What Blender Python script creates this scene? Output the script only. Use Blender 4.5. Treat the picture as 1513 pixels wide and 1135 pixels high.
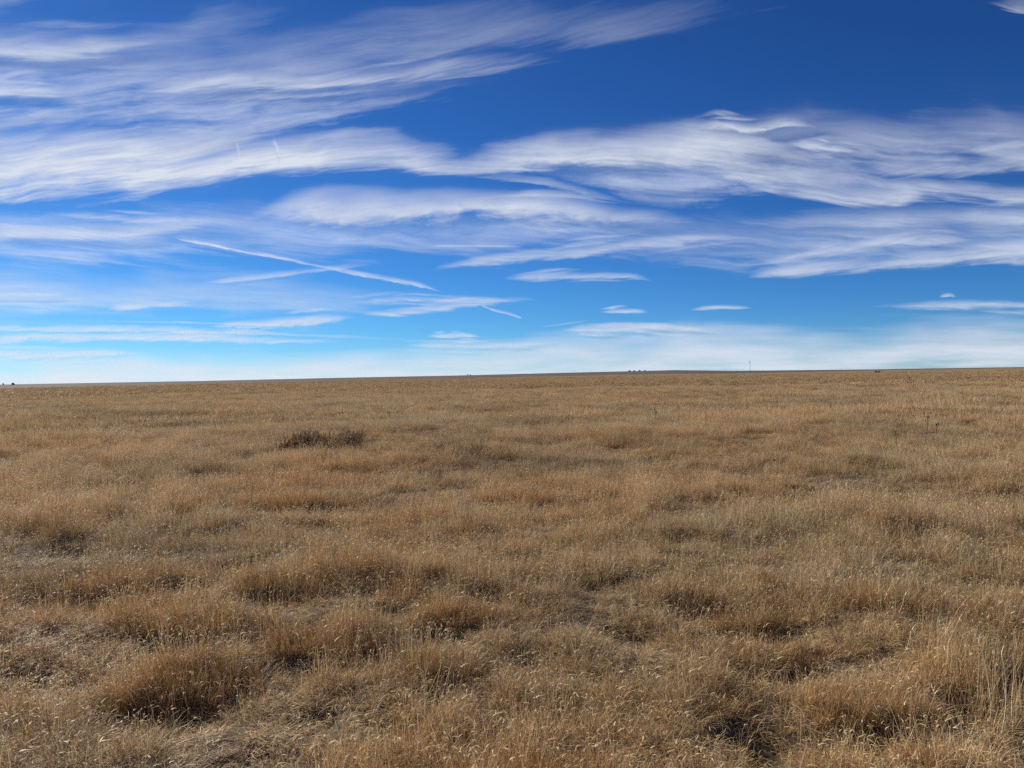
import bpy, math, random
import numpy as np
from mathutils import Vector, Matrix

for o in list(bpy.data.objects):
    bpy.data.objects.remove(o)
SC = bpy.context.scene
COL = SC.collection
R = math.radians

# ------------------------------------------------------------------ camera
EYE = 1.65
FPX = 1137.0                       # focal length in pixels of the 1513 px wide photograph
ROLL = R(0.90)
PITCH = R(-0.62)
cam_d = bpy.data.cameras.new("camera")
cam = bpy.data.objects.new("camera", cam_d)
COL.objects.link(cam)
cam_d.sensor_fit = 'HORIZONTAL'
cam_d.sensor_width = 36.0
cam_d.lens = 36.0 * FPX / 1513.0
cam_d.clip_start = 0.05
cam_d.clip_end = 1.0e6
cam_rot = Matrix.Rotation(R(90) + PITCH, 4, 'X') @ Matrix.Rotation(-ROLL, 4, 'Z')
cam.matrix_world = Matrix.Translation((0, 0, EYE)) @ cam_rot
SC.camera = cam

# ------------------------------------------------------------------ light
SUN_EL, SUN_AZ = R(27), R(-48)      # azimuth from the view axis, negative to the left
sun_dir = Vector((math.sin(SUN_AZ) * math.cos(SUN_EL), math.cos(SUN_AZ) * math.cos(SUN_EL), math.sin(SUN_EL)))
w = bpy.data.worlds.new("World")
SC.world = w
w.use_nodes = True
wn, wl = w.node_tree.nodes, w.node_tree.links
wn.clear()
sky = wn.new("ShaderNodeTexSky")
sky.sky_type = 'NISHITA'
sky.sun_disc = False
sky.sun_elevation = SUN_EL
sky.sun_rotation = SUN_AZ
sky.altitude = 3000
sky.air_density = 1.0
sky.dust_density = 0.5
sky.ozone_density = 10.0
def vec_mul(src, k):
    n = wn.new("ShaderNodeVectorMath"); n.operation = 'SCALE'; n.inputs['Scale'].default_value = k
    wl.new(src, n.inputs[0]); return n.outputs[0]
gam = wn.new("ShaderNodeGamma")                 # camera contrast curve of the sky
gam.inputs['Gamma'].default_value = 1.40
wl.new(vec_mul(sky.outputs[0], 0.125), gam.inputs['Color'])
bg = wn.new("ShaderNodeBackground")
bg.inputs[1].default_value = 0.076
wo = wn.new("ShaderNodeOutputWorld")
den_ = wn.new("ShaderNodeVectorMath"); den_.operation = 'MULTIPLY_ADD'      # soft shoulder, as a camera gives bright sky
den_.inputs[1].default_value = (.36, .36, .36); den_.inputs[2].default_value = (1, 1, 1)
wl.new(gam.outputs[0], den_.inputs[0])
quo = wn.new("ShaderNodeVectorMath"); quo.operation = 'DIVIDE'
wl.new(gam.outputs[0], quo.inputs[0]); wl.new(den_.outputs[0], quo.inputs[1])
wb = wn.new("ShaderNodeVectorMath"); wb.operation = 'MULTIPLY'; wb.inputs[1].default_value = (9.0, 10.9, 10.6)
wl.new(quo.outputs[0], wb.inputs[0]); wl.new(wb.outputs[0], bg.inputs[0])
wl.new(bg.outputs[0], wo.inputs[0])

sun_d = bpy.data.lights.new("sun", 'SUN')
sun_d.energy = 5.0
sun_d.angle = R(0.53)
sun_d.color = (1.0, 0.94, 0.83)
sun = bpy.data.objects.new("sun", sun_d)
COL.objects.link(sun)
sun.rotation_euler = sun_dir.to_track_quat('Z', 'Y').to_euler()

SC.view_settings.view_transform = 'Standard'
SC.view_settings.look = 'None'
SC.view_settings.gamma = 1.0
SC.view_settings.exposure = 0.40
SC.view_settings.use_curve_mapping = False
SC.cycles.use_denoising = False
SC.cycles.max_bounces = 6
SC.cycles.diffuse_bounces = 3
SC.cycles.transmission_bounces = 3
SC.cycles.transparent_max_bounces = 32
SC.cycles.volume_bounces = 0

# ------------------------------------------------------------------ helpers
def tag(o, label=None, cat=None, group=None, kind=None):
    if label: o['label'] = label
    if cat: o['category'] = cat
    if group: o['group'] = group
    if kind: o['kind'] = kind
    return o

def new_obj(name, me, parent=None):
    o = bpy.data.objects.new(name, me)
    COL.objects.link(o)
    if parent: o.parent = parent
    return o

def empty(name, loc):
    o = bpy.data.objects.new(name, None)
    o.empty_display_size = 0.2
    COL.objects.link(o)
    o.location = loc
    return o

def mesh_np(name, V, F, mat=None, smooth=True):
    """V (n,3) floats, F (m,k) ints with k 3 or 4, or a list of such arrays."""
    me = bpy.data.meshes.new(name)
    Fs = F if isinstance(F, list) else [F]
    Fs = [f for f in Fs if len(f)]
    loops = np.concatenate([f.ravel() for f in Fs]).astype(np.int32)
    tot = np.concatenate([np.full(len(f), f.shape[1], np.int32) for f in Fs])
    start = np.concatenate([[0], np.cumsum(tot)[:-1]]).astype(np.int32)
    me.vertices.add(len(V)); me.vertices.foreach_set("co", np.asarray(V, np.float32).ravel())
    me.loops.add(len(loops)); me.loops.foreach_set("vertex_index", loops)
    me.polygons.add(len(tot)); me.polygons.foreach_set("loop_start", start)
    me.update(calc_edges=True)
    if smooth: me.polygons.foreach_set("use_smooth", np.ones(len(tot), bool))
    if mat: me.materials.append(mat)
    return me

def add_attr(me, name, typ, data):
    a = me.attributes.new(name, typ, 'POINT')
    key = {'FLOAT': 'value', 'INT': 'value', 'FLOAT_VECTOR': 'vector', 'FLOAT_COLOR': 'color'}[typ]
    a.data.foreach_set(key, np.ascontiguousarray(data, np.int32 if typ == 'INT' else np.float32).ravel())

def hash2(ix, iy, seed):
    h = (ix.astype(np.int64) * 374761393 + iy.astype(np.int64) * 668265263 + seed * 2147483647) & 0xFFFFFFFF
    h = ((h ^ (h >> 13)) * 1274126177) & 0xFFFFFFFF
    h = ((h ^ (h >> 16)) * 2246822519) & 0xFFFFFFFF
    return ((h ^ (h >> 15)) & 0xFFFFFF) / float(0xFFFFFF)

def vnoise(x, y, seed=0):
    x = np.asarray(x, float); y = np.asarray(y, float)
    ix, iy = np.floor(x), np.floor(y)
    fx, fy = x - ix, y - iy
    fx = fx * fx * fx * (fx * (fx * 6 - 15) + 10); fy = fy * fy * fy * (fy * (fy * 6 - 15) + 10)
    a, b = hash2(ix, iy, seed), hash2(ix + 1, iy, seed)
    c, d = hash2(ix, iy + 1, seed), hash2(ix + 1, iy + 1, seed)
    return (a * (1 - fx) + b * fx) * (1 - fy) + (c * (1 - fx) + d * fx) * fy

def fbm(x, y, seed=0, oct=4):
    """0..1, mean about 0.5"""
    s = 0; amp = 0.5; tot = 0
    c, sn = math.cos(0.6), math.sin(0.6)
    for k in range(oct):
        s = s + amp * vnoise(x, y, seed + k * 17); tot += amp; amp *= 0.5
        x, y = (x * c - y * sn) * 2.03, (x * sn + y * c) * 2.03
    return s / tot

def sstep(a, b, x):
    t = np.clip((np.asarray(x, float) - a) / (b - a), 0, 1)
    return t * t * (3 - 2 * t)

# view rays of the photograph
CR = np.array(cam_rot.to_3x3())
def ray(px, py):
    px = np.asarray(px, float); py = np.asarray(py, float)
    d = np.stack([(px - 756.5) / FPX, -(py - 567.5) / FPX, -np.ones_like(px)], -1)
    d = d @ CR.T
    return d / np.linalg.norm(d, axis=-1, keepdims=True)

# ------------------------------------------------------------------ terrain
AZ_K = [-180, -60, -34, -22, -12, -3.4, 3, 12, 16, 25, 34, 60, 180]
RC_K = [500, 230, 240, 300, 400, 600, 750, 900, 985, 1200, 1400, 1400, 500]     # near crest distance
EC_K = [-4, -8, -7.5, -6, -4.4, -2.8, -2, -1, -1.9, -0.6, -0.2, -0.2, -4]       # its elevation (pixels)
ER_K = [0, -0.5, -1, -0.5, 1.0, 1.7, 3.0, 4.4, 2.0, 0.9, 0.8, 0.5, 0]           # far ridge elevation
R2 = 5000.0

HP = []
def ground_z(x, y):
    x = np.asarray(x, float); y = np.asarray(y, float)
    r = np.hypot(x, y) + 1e-6
    az = np.degrees(np.arctan2(x, y))
    rc = np.interp(az, AZ_K, RC_K); ec = np.interp(az, AZ_K, EC_K) / FPX; er = np.interp(az, AZ_K, ER_K) / FPX
    zc = EYE + ec * rc
    near = zc * (r / rc) ** 2
    t = np.clip((r - rc) / (R2 - rc), 0, 1)
    far = EYE + (ec + (er - ec) * t) * r - 9.0 * np.sin(np.pi * t) * (0.6 + 0.8 * fbm(az / 6 + 40, r / 900, 71, 2))
    far = np.where(r > R2, EYE + er * R2 - (r - R2) * 0.004, far)
    z = np.where(r < rc, near, far)
    und = (fbm(x / 11 + 9, y / 11 + 3, 5, 3) - 0.5) * 0.55 * sstep(2, 25, r) * (1 - sstep(200, 500, r))
    mic = (fbm(x / 0.8, y / 0.8, 11, 3) - 0.5) * 0.16 * (1 - sstep(25, 60, r))
    dip = 0.0
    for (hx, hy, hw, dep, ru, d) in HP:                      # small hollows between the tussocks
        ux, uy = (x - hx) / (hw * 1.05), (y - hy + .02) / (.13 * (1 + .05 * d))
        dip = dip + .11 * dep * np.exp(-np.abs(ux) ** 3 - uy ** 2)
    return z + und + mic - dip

def hit(px, py, rmax=900.0):
    """ground point seen at pixel (px, py)"""
    d = ray(px, py)
    s = np.geomspace(1.5, rmax, 4000)
    P = s[:, None] * d[None, :]
    zz = ground_z(P[:, 0], P[:, 1])
    below = np.nonzero(EYE + P[:, 2] <= zz)[0]
    k = below[0] if len(below) else len(s) - 1
    return P[k, 0], P[k, 1], float(zz[k])

# hollows and mounds read off the photograph: (x, y, half width px, depth factor, rust 0..1)
HOLLOWS = [(268, 958, 60, 1.0, .3), (245, 1068, 85, 1.0, .9), (480, 985, 85, 1.0, .6), (660, 942, 55, .9, .8), (582, 902, 30, .8, .3), (140, 892, 45, .8, .3),
           (400, 890, 60, .8, .5), (1300, 1092, 75, 1.2, .2), (1420, 1040, 45, 1, .2), (1110, 938, 75, .9, .2), (1150, 1000, 70, .8, .2), (1140, 882, 18, .9, .2),
           (1340, 792, 34, 1, .8), (840, 866, 60, .8, .2), (120, 822, 30, .7, .2), (215, 820, 45, .7, .3), (1000, 796, 22, .9, .3), (725, 752, 16, .9, .2),
           (575, 780, 12, .9, .2), (700, 892, 40, .7, .2), (740, 1085, 25, 1, .2), (1120, 1100, 60, 1, .3), (470, 1052, 30, .9, .3), (925, 940, 40, .8, .3),
           (1490, 715, 30, 1, .1), (1400, 718, 25, .8, .1), (700, 695, 110, .7, .4), (1205, 672, 30, .9, .5), (340, 838, 60, .7, .3), (40, 1010, 40, .8, .5),
           (1240, 775, 30, .7, .2), (870, 775, 50, .8, .2), (1500, 1010, 30, .9, .2), (1020, 905, 50, .7, .3), (640, 1030, 30, .8, .4), (60, 890, 35, .7, .4)]
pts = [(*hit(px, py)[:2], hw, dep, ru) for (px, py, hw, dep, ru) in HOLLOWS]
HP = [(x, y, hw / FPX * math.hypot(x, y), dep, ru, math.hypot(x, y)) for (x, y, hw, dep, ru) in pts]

# ------------------------------------------------------------------ materials
def mat_new(name):
    m = bpy.data.materials.new(name); m.use_nodes = True
    m.node_tree.nodes.clear()
    return m, m.node_tree.nodes, m.node_tree.links

def math_node(N, L, op, a, b=None, c=None, clamp=False):
    n = N.new("ShaderNodeMath"); n.operation = op; n.use_clamp = clamp
    for i, v in enumerate((a, b, c)):
        if v is None: continue
        if isinstance(v, (int, float)): n.inputs[i].default_value = v
        else: L.new(v, n.inputs[i])
    return n.outputs[0]

def mix_col(N, L, f, a, b, blend='MIX'):
    n = N.new("ShaderNodeMix"); n.data_type = 'RGBA'; n.blend_type = blend
    for s, v in ((n.inputs[0], f), (n.inputs[6], a), (n.inputs[7], b)):
        if isinstance(v, (int, float)): s.default_value = v
        elif isinstance(v, tuple): s.default_value = (*v, 1)
        else: L.new(v, s)
    return n.outputs[2]

def noise(N, L, vec, scale, detail=4, rough=0.55, dist=0.0):
    n = N.new("ShaderNodeTexNoise"); n.inputs['Scale'].default_value = scale
    n.inputs['Detail'].default_value = detail; n.inputs['Roughness'].default_value = rough
    n.inputs['Distortion'].default_value = dist
    L.new(vec, n.inputs['Vector'])
    return n.outputs[0]

def maprange(N, L, v, a, b, c, d, smooth=True):
    n = N.new("ShaderNodeMapRange"); n.interpolation_type = 'SMOOTHSTEP' if smooth else 'LINEAR'
    L.new(v, n.inputs[0])
    for i, q in zip((1, 2, 3, 4), (a, b, c, d)):
        if isinstance(q, (int, float)): n.inputs[i].default_value = q
        else: L.new(q, n.inputs[i])
    return n.outputs[0]

def leaf_material(name, instanced=True, trans=0.24, gain=1.0):
    m, N, L = mat_new(name)
    a = N.new("ShaderNodeAttribute"); a.attribute_name = 'bcol'
    col = a.outputs['Color']
    if instanced:
        t = N.new("ShaderNodeAttribute"); t.attribute_type = 'INSTANCER'; t.attribute_name = 'tint'
        col = mix_col(N, L, 1.0, col, t.outputs['Color'], 'MULTIPLY')
    if gain != 1.0:
        col = mix_col(N, L, 1.0, col, (gain, gain, gain), 'MULTIPLY')
    p = N.new("ShaderNodeBsdfPrincipled"); p.inputs['Roughness'].default_value = 0.55
    p.inputs['Specular IOR Level'].default_value = 0.2
    L.new(col, p.inputs['Base Color'])
    tr = N.new("ShaderNodeBsdfTranslucent"); L.new(col, tr.inputs[0])
    mx = N.new("ShaderNodeMixShader"); mx.inputs[0].default_value = trans
    L.new(p.outputs[0], mx.inputs[1]); L.new(tr.outputs[0], mx.inputs[2])
    o = N.new("ShaderNodeOutputMaterial"); L.new(mx.outputs[0], o.inputs[0])
    return m

M_GRASS = leaf_material("dry_grass", True)
M_TUFT = leaf_material("tussock_grass", False)
M_WEED = leaf_material("dead_weed", False, 0.4)

def ground_material():
    m, N, L = mat_new("prairie_ground")
    g = N.new("ShaderNodeNewGeometry"); pos = g.outputs['Position']
    fz = N.new("ShaderNodeAttribute"); fz.attribute_name = 'zone'      # x grass cover seen as one colour, y darker, greyer tone beyond the near crest
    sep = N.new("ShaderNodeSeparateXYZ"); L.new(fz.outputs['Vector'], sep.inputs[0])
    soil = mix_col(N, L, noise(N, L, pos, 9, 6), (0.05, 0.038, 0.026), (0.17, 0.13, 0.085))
    n1 = noise(N, L, pos, 0.035, 5, 0.6); n2 = noise(N, L, pos, 0.4, 5, 0.6); n3 = noise(N, L, pos, 0.006, 4, 0.6)
    field = mix_col(N, L, maprange(N, L, n1, 0.3, 0.7, 0, 1), (0.24, 0.168, 0.085), (0.31, 0.22, 0.115))
    field = mix_col(N, L, maprange(N, L, n2, 0.42, 0.75, 0, 0.5), field, (0.15, 0.098, 0.05))
    field = mix_col(N, L, maprange(N, L, n3, 0.45, 0.7, 0, 0.5), field, (0.19, 0.15, 0.075))
    far_col = mix_col(N, L, maprange(N, L, n3, 0.4, 0.62, 0, 1), (0.105, 0.076, 0.058), (0.155, 0.115, 0.085))
    c = mix_col(N, L, sep.outputs[0], soil, field)
    c = mix_col(N, L, sep.outputs[1], c, far_col)
    p = N.new("ShaderNodeBsdfPrincipled"); p.inputs['Roughness'].default_value = 0.95
    p.inputs['Specular IOR Level'].default_value = 0.1
    L.new(c, p.inputs['Base Color'])
    b = N.new("ShaderNodeBump"); b.inputs['Strength'].default_value = 0.6; b.inputs['Distance'].default_value = 0.02
    L.new(noise(N, L, pos, 35, 6), b.inputs['Height']); L.new(b.outputs[0], p.inputs['Normal'])
    o = N.new("ShaderNodeOutputMaterial"); L.new(p.outputs[0], o.inputs[0])
    return m

def build_ground():
    front = np.arange(-50, 50.01, 0.3)
    back = np.arange(53, 309.9, 3.0)
    ang = np.radians(np.concatenate([front, back]))
    rad = np.concatenate([[0.0], np.geomspace(0.4, 9500, 620)])
    A, Rr = np.meshgrid(ang, rad)
    X, Y = Rr * np.sin(A), Rr * np.cos(A)
    Z = ground_z(X, Y)
    V = np.stack([X, Y, Z], -1).reshape(-1, 3)
    na, nr = len(ang), len(rad)
    i, j = np.meshgrid(np.arange(nr - 1), np.arange(na), indexing='ij')
    jn = (j + 1) % na
    F = np.stack([i * na + j, i * na + jn, (i + 1) * na + jn, (i + 1) * na + j], -1).reshape(-1, 4)
    me = mesh_np("ground", V, F[:, ::-1], ground_material())
    r = Rr.ravel(); az = np.degrees(np.arctan2(X, Y)).ravel()
    rc = np.interp(az, AZ_K, RC_K)
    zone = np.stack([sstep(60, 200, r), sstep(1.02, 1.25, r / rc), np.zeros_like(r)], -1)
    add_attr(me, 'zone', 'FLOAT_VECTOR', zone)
    tag(new_obj("ground", me), "dry grassland floor of thatch and soil under the grass, reaching the horizon", "ground", kind='structure')
build_ground()

# ------------------------------------------------------------------ clouds: thin ice-cloud lenses on the 9 km level
EARTH = 6371000.0
def cloud_material():
    m, N, L = mat_new("ice_cloud")
    f = N.new("ShaderNodeAttribute"); f.attribute_name = 'flow'      # along, across, seed
    q = N.new("ShaderNodeAttribute"); q.attribute_name = 'shape'     # v -1..1, density, end taper
    k = N.new("ShaderNodeAttribute"); k.attribute_name = 'style'     # fibre, puff, tuft
    sq = N.new("ShaderNodeSeparateXYZ"); L.new(q.outputs['Vector'], sq.inputs[0])
    sk = N.new("ShaderNodeSeparateXYZ"); L.new(k.outputs['Vector'], sk.inputs[0])
    v, dens, taper = sq.outputs
    fibre, puff, tuft = sk.outputs
    flow = f.outputs['Vector']
    def sc(vec, s):
        n = N.new("ShaderNodeVectorMath"); n.operation = 'MULTIPLY'; L.new(vec, n.inputs[0]); n.inputs[1].default_value = s
        return n.outputs[0]
    def cen(x, g):                                            # (x-0.5)*g
        return math_node(N, L, 'MULTIPLY', math_node(N, L, 'SUBTRACT', x, 0.5), g)
    def add(*xs):
        r = xs[0]
        for x in xs[1:]: r = math_node(N, L, 'ADD', r, x)
        return r
    mul = lambda p, q_: math_node(N, L, 'MULTIPLY', p, q_)
    # gentle warp of the flow coordinates, then fibres drawn out along the wind
    wn_ = N.new("ShaderNodeTexNoise"); wn_.inputs['Scale'].default_value = 0.8; wn_.inputs['Detail'].default_value = 2
    L.new(flow, wn_.inputs['Vector'])
    ws = N.new("ShaderNodeVectorMath"); ws.operation = 'MULTIPLY_ADD'
    L.new(wn_.outputs['Color'], ws.inputs[0]); ws.inputs[1].default_value = (1.2, 0.38, 0.0)
    cw = N.new("ShaderNodeCombineXYZ"); L.new(mul(fibre, 1.2), cw.inputs[0]); L.new(mul(fibre, 0.24), cw.inputs[1]); L.new(cw.outputs[0], ws.inputs[1]); L.new(flow, ws.inputs[2])
    wf = ws.outputs[0]
    big = noise(N, L, sc(wf, (0.45, 1.7, 1)), 1.0, 2, 0.5)
    fib = noise(N, L, sc(wf, (0.55, 6.0, 1)), 1.0, 7, 0.66)
    puf = noise(N, L, sc(wf, (2.3, 5.5, 1)), 1.0, 7, 0.62, 0.3)
    # cross profile: soft towards the top, firmer below, with a wandering centre line
    vw = add(v, cen(big, 1.1), mul(cen(fib, 0.5), fibre), mul(cen(puf, 0.9), puff))
    sharp = maprange(N, L, vw, -0.2, 0.2, 8.0, 3.2)
    g = math_node(N, L, 'EXPONENT', mul(mul(mul(vw, vw), sharp), -1.0))
    win = maprange(N, L, math_node(N, L, 'ABSOLUTE', v), 0.55, 1.0, 1, 0)
    body = mul(mul(g, maprange(N, L, taper, 0, 1, 0, 1, False)), win)
    # the wind frays the body: thin places break up into fibres first
    F1 = maprange(N, L, fib, 0.30, 0.70, 1, 0, False)
    F2 = maprange(N, L, puf, 0.32, 0.68, 1, 0, False)
    Fm = N.new("ShaderNodeMix"); Fm.data_type = 'FLOAT'
    L.new(puff, Fm.inputs[0]); L.new(F1, Fm.inputs[2]); L.new(F2, Fm.inputs[3])
    ero = mul(Fm.outputs[0], mul(math_node(N, L, 'MAXIMUM', fibre, puff), 0.62))
    a = math_node(N, L, 'DIVIDE', math_node(N, L, 'SUBTRACT', body, ero), math_node(N, L, 'SUBTRACT', 1.02, ero), clamp=True)
    veil = mul(mul(body, body), 0.22)                     # thin ice that stays between the fibres
    tex = maprange(N, L, Fm.outputs[0], 0.12, 0.88, 1.25, 0.25, False)
    soft = add(mul(math_node(N, L, 'SUBTRACT', 1.0, fibre), 0.7), mul(fibre, tex))
    a = add(mul(mul(a, 1.12), soft), veil)
    a = math_node(N, L, 'MULTIPLY', a, dens, clamp=True)
    # opacity set mostly on the lower skin so the upper one barely shades it
    sn = N.new("ShaderNodeAttribute"); sn.attribute_name = 'skin'
    a2 = math_node(N, L, 'MULTIPLY', a, sn.outputs['Fac'], clamp=True)
    tr = N.new("ShaderNodeBsdfTranslucent"); tr.inputs[0].default_value = (0.88, 0.94, 1.0, 1)
    df = N.new("ShaderNodeBsdfDiffuse"); df.inputs[0].default_value = (0.88, 0.94, 1.0, 1)
    md = N.new("ShaderNodeMixShader"); md.inputs[0].default_value = 0.15
    L.new(tr.outputs[0], md.inputs[1]); L.new(df.outputs[0], md.inputs[2])
    tp = N.new("ShaderNodeBsdfTransparent")
    mx = N.new("ShaderNodeMixShader")
    L.new(a2, mx.inputs[0]); L.new(tp.outputs[0], mx.inputs[1]); L.new(md.outputs[0], mx.inputs[2])
    o = N.new("ShaderNodeOutputMaterial"); L.new(mx.outputs[0], o.inputs[0])
    return m
M_CLOUD = cloud_material()
cloud_seed = [0]

def cloud_strip(S, seed, fibre, puff, tuft, alt, thick, wk, ends, nv, kf=None):
    """one streak: (x, y, half width above, half width below, density) in photograph pixels -> a closed lens on the cloud level"""
    S = np.array(S, float)
    seg = np.hypot(np.diff(S[:, 0]), np.diff(S[:, 1])); c = np.concatenate([[0], np.cumsum(seg)])
    n = max(12, int(c[-1] / 14))
    u = np.linspace(0, c[-1], n)
    P = np.stack([np.interp(u, c, S[:, k]) for k in range(5)], -1)
    P[:, 2:4] = P[:, 2:4] * wk[0] + wk[1]
    ker = np.array([1, 2, 3, 2, 1.]) / 9                                     # smooth the polyline
    Pp = np.pad(P, ((2, 2), (0, 0)), mode='reflect', reflect_type='odd')
    P = np.stack([np.convolve(Pp[:, k], ker, 'valid') for k in range(5)], -1)
    tx, ty = np.gradient(P[:, 0]), np.gradient(P[:, 1]); l = np.hypot(tx, ty); nx, ny = ty / l, -tx / l   # towards the top of the sky
    v = np.linspace(-1, 1, nv)
    e0, e1 = ends
    tt = np.linspace(0, 1, n)
    tap = (sstep(0, e0, tt) if e0 > .03 else 1) * (sstep(0, e1, 1 - tt) if e1 > .03 else 1) * np.ones(n)
    P[:, 2:4] *= (.3 + .7 * tap)[:, None]
    half = np.where(v[None, :] > 0, P[:, 2:3], P[:, 3:4]) * v[None, :]
    X = P[:, 0:1] + nx[:, None] * half; Y = P[:, 1:2] + ny[:, None] * half
    D = ray(X, Y)
    th = thick * (1 - v[None, :] ** 2) * np.ones((n, 1))
    th[0] = 0; th[-1] = 0
    s = np.clip(D[..., 2], -0.03, 1)
    mid = D * (-EARTH * s + np.sqrt((EARTH * s) ** 2 + 2 * EARTH * alt + alt * alt))[..., None]
    top = mid.copy(); top[..., 2] += th; bot = mid.copy(); bot[..., 2] -= th
    V = np.concatenate([bot.reshape(-1, 3), top.reshape(-1, 3)])
    i, j = np.meshgrid(np.arange(n - 1), np.arange(nv - 1), indexing='ij')
    q = np.stack([i * nv + j, (i + 1) * nv + j, (i + 1) * nv + j + 1, i * nv + j + 1], -1).reshape(-1, 4)
    F = np.concatenate([q, q[:, ::-1] + n * nv])
    U = np.repeat((u / 100.0)[:, None], nv, 1)
    shear = .13 * math.sin(seed * 2.3)
    kf = kf or float(np.clip(40.0 / max(P[:, 2:4].mean(), 1), 1, 4.5))
    flow = np.stack([U * kf ** .7 + seed * 3, (half / 100.0 + shear * U) * kf, np.full_like(U, seed)], -1).reshape(-1, 3)
    shp = np.stack([np.repeat(v[None, :], n, 0), np.repeat(P[:, 4:5] * (1 if wk[1] == 0 else .76), nv, 1), np.repeat(tap[:, None], nv, 1)], -1).reshape(-1, 3)
    sty = np.tile(np.array([[fibre, puff, tuft]]), (n * nv, 1))
    return V, F, np.tile(flow, (2, 1)), np.tile(shp, (2, 1)), np.tile(sty, (2, 1)), np.repeat([.97, .10], n * nv)

def cloud(name, label, spine, fibre=1.0, puff=0.0, tuft=0.0, alt=9000.0, thick=120.0, cat='cloud', group=None, kind=None, ends=(0.28, 0.28), nv=9, strands=None):
    cloud_seed[0] += 1
    seed = cloud_seed[0] * 7.31
    wk = (1.0, 0.0) if kind else ((1.2, .8) if cat == 'contrail' else (1.9, 1.2))
    S = np.array(spine, float); hw = S[:, 2:4].mean()
    parts = [cloud_strip(S, seed, fibre, puff, tuft, alt, thick, wk, ends, nv)]
    rs = random.Random(cloud_seed[0] * 13 + 5)
    if strands is None: strands = 0 if (kind or cat == 'contrail' or hw < 2.6 or hw > 19) else 3
    L_ = S[-1, 0] - S[0, 0]
    for k in range(strands):                                 # frayed side strands that belong to the same cloud
        f0 = rs.uniform(-.12, .6); f1 = f0 + rs.uniform(.3, .65)
        xs = S[0, 0] + L_ * np.linspace(f0, f1, 6)
        ys = np.interp(xs, S[:, 0], S[:, 1]); up = np.interp(xs, S[:, 0], S[:, 2]); dn = np.interp(xs, S[:, 0], S[:, 3]); de = np.interp(xs, S[:, 0], S[:, 4])
        o = rs.choice((-1, 1)) * rs.uniform(.9, 1.9); sl = rs.uniform(-.7, .7)
        off = np.where(o > 0, up, dn) * o + (up + dn) * .5 * sl * np.linspace(-1, 1, 6)
        h_ = rs.uniform(.28, .55) * np.maximum((up + dn) / 2, 2.2)
        parts.append(cloud_strip(np.stack([xs, ys - off, h_, h_ * .8, de * rs.uniform(.35, .75)], -1), seed + k + 1.3, 1.0, puff * .6, 0, alt - 40 * (k + 1), thick * .3, wk, (.45, .45), 7))
    V, F, k = [], [], 0
    for p_ in parts: V.append(p_[0]); F.append(p_[1] + k); k += len(p_[0])
    me = mesh_np(name, np.concatenate(V), np.concatenate(F), M_CLOUD)
    for nm, q_ in (('flow', 2), ('shape', 3), ('style', 4)): add_attr(me, nm, 'FLOAT_VECTOR', np.concatenate([p_[q_] for p_ in parts]))
    add_attr(me, 'skin', 'FLOAT', np.concatenate([p_[5] for p_ in parts]))
    o = new_obj(name, me)
    tag(o, label, cat if kind is None else None, group, kind)
    return o

GC = "cirrus clouds streaked across the blue sky"
GT = "old contrails spread across the lower sky"
# broad thin veils
cloud("cirrus_veil", "thin milky veil over the upper left sky", [(-500, 120, 260, 230, .34), (0, 120, 240, 220, .34), (400, 130, 200, 190, .30), (760, 110, 130, 150, .24), (1000, 60, 80, 90, .16)], 1, .2, alt=8200, kind='stuff', ends=(0.02, .45), nv=15)
cloud("cirrus_veil", "thin milky veil over the right of the sky", [(680, 250, 70, 80, .30), (1000, 255, 110, 90, .34), (1250, 228, 150, 110, .30), (1513, 220, 150, 120, .32), (1900, 220, 150, 120, .28)], 1, .2, alt=8200, kind='stuff', ends=(0.25, .02), nv=15)
cloud("cirrus_veil", "pale whitish cloud sheet lying along the horizon", [(-500, 568, 85, 30, .85), (0, 568, 80, 30, .85), (500, 562, 70, 30, .8), (760, 552, 80, 40, .72), (1000, 538, 90, 60, .72), (1513, 524, 95, 70, .74), (1900, 520, 100, 70, .72)], .55, 0, alt=8200, kind='stuff', ends=(0.02, .02), nv=21)
cloud("cirrus_veil", "very thin haze of ice across the top middle of the sky", [(350, 60, 60, 80, .15), (640, 60, 90, 90, .16), (900, 30, 90, 80, .13), (1250, -10, 70, 70, .12)], 1, 0, alt=8000, kind='stuff', ends=(0.25, .4), nv=13)
cloud("cirrus_veil", "very thin streaky haze across the middle of the sky", [(-400, 350, 100, 110, .32), (300, 350, 90, 100, .26), (900, 350, 70, 90, .2), (1513, 350, 90, 80, .26), (1900, 350, 80, 80, .26)], 1, 0, alt=8000, kind='stuff', ends=(0.02, .02), nv=13)
cloud("cirrus_veil", "very thin pale haze of ice low over the left half", [(-500, 440, 90, 100, .42), (0, 440, 90, 100, .42), (400, 445, 80, 85, .32), (900, 440, 60, 70, .2)], .8, 0, alt=8200, kind='stuff', ends=(0.02, .4), nv=13)
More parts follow.
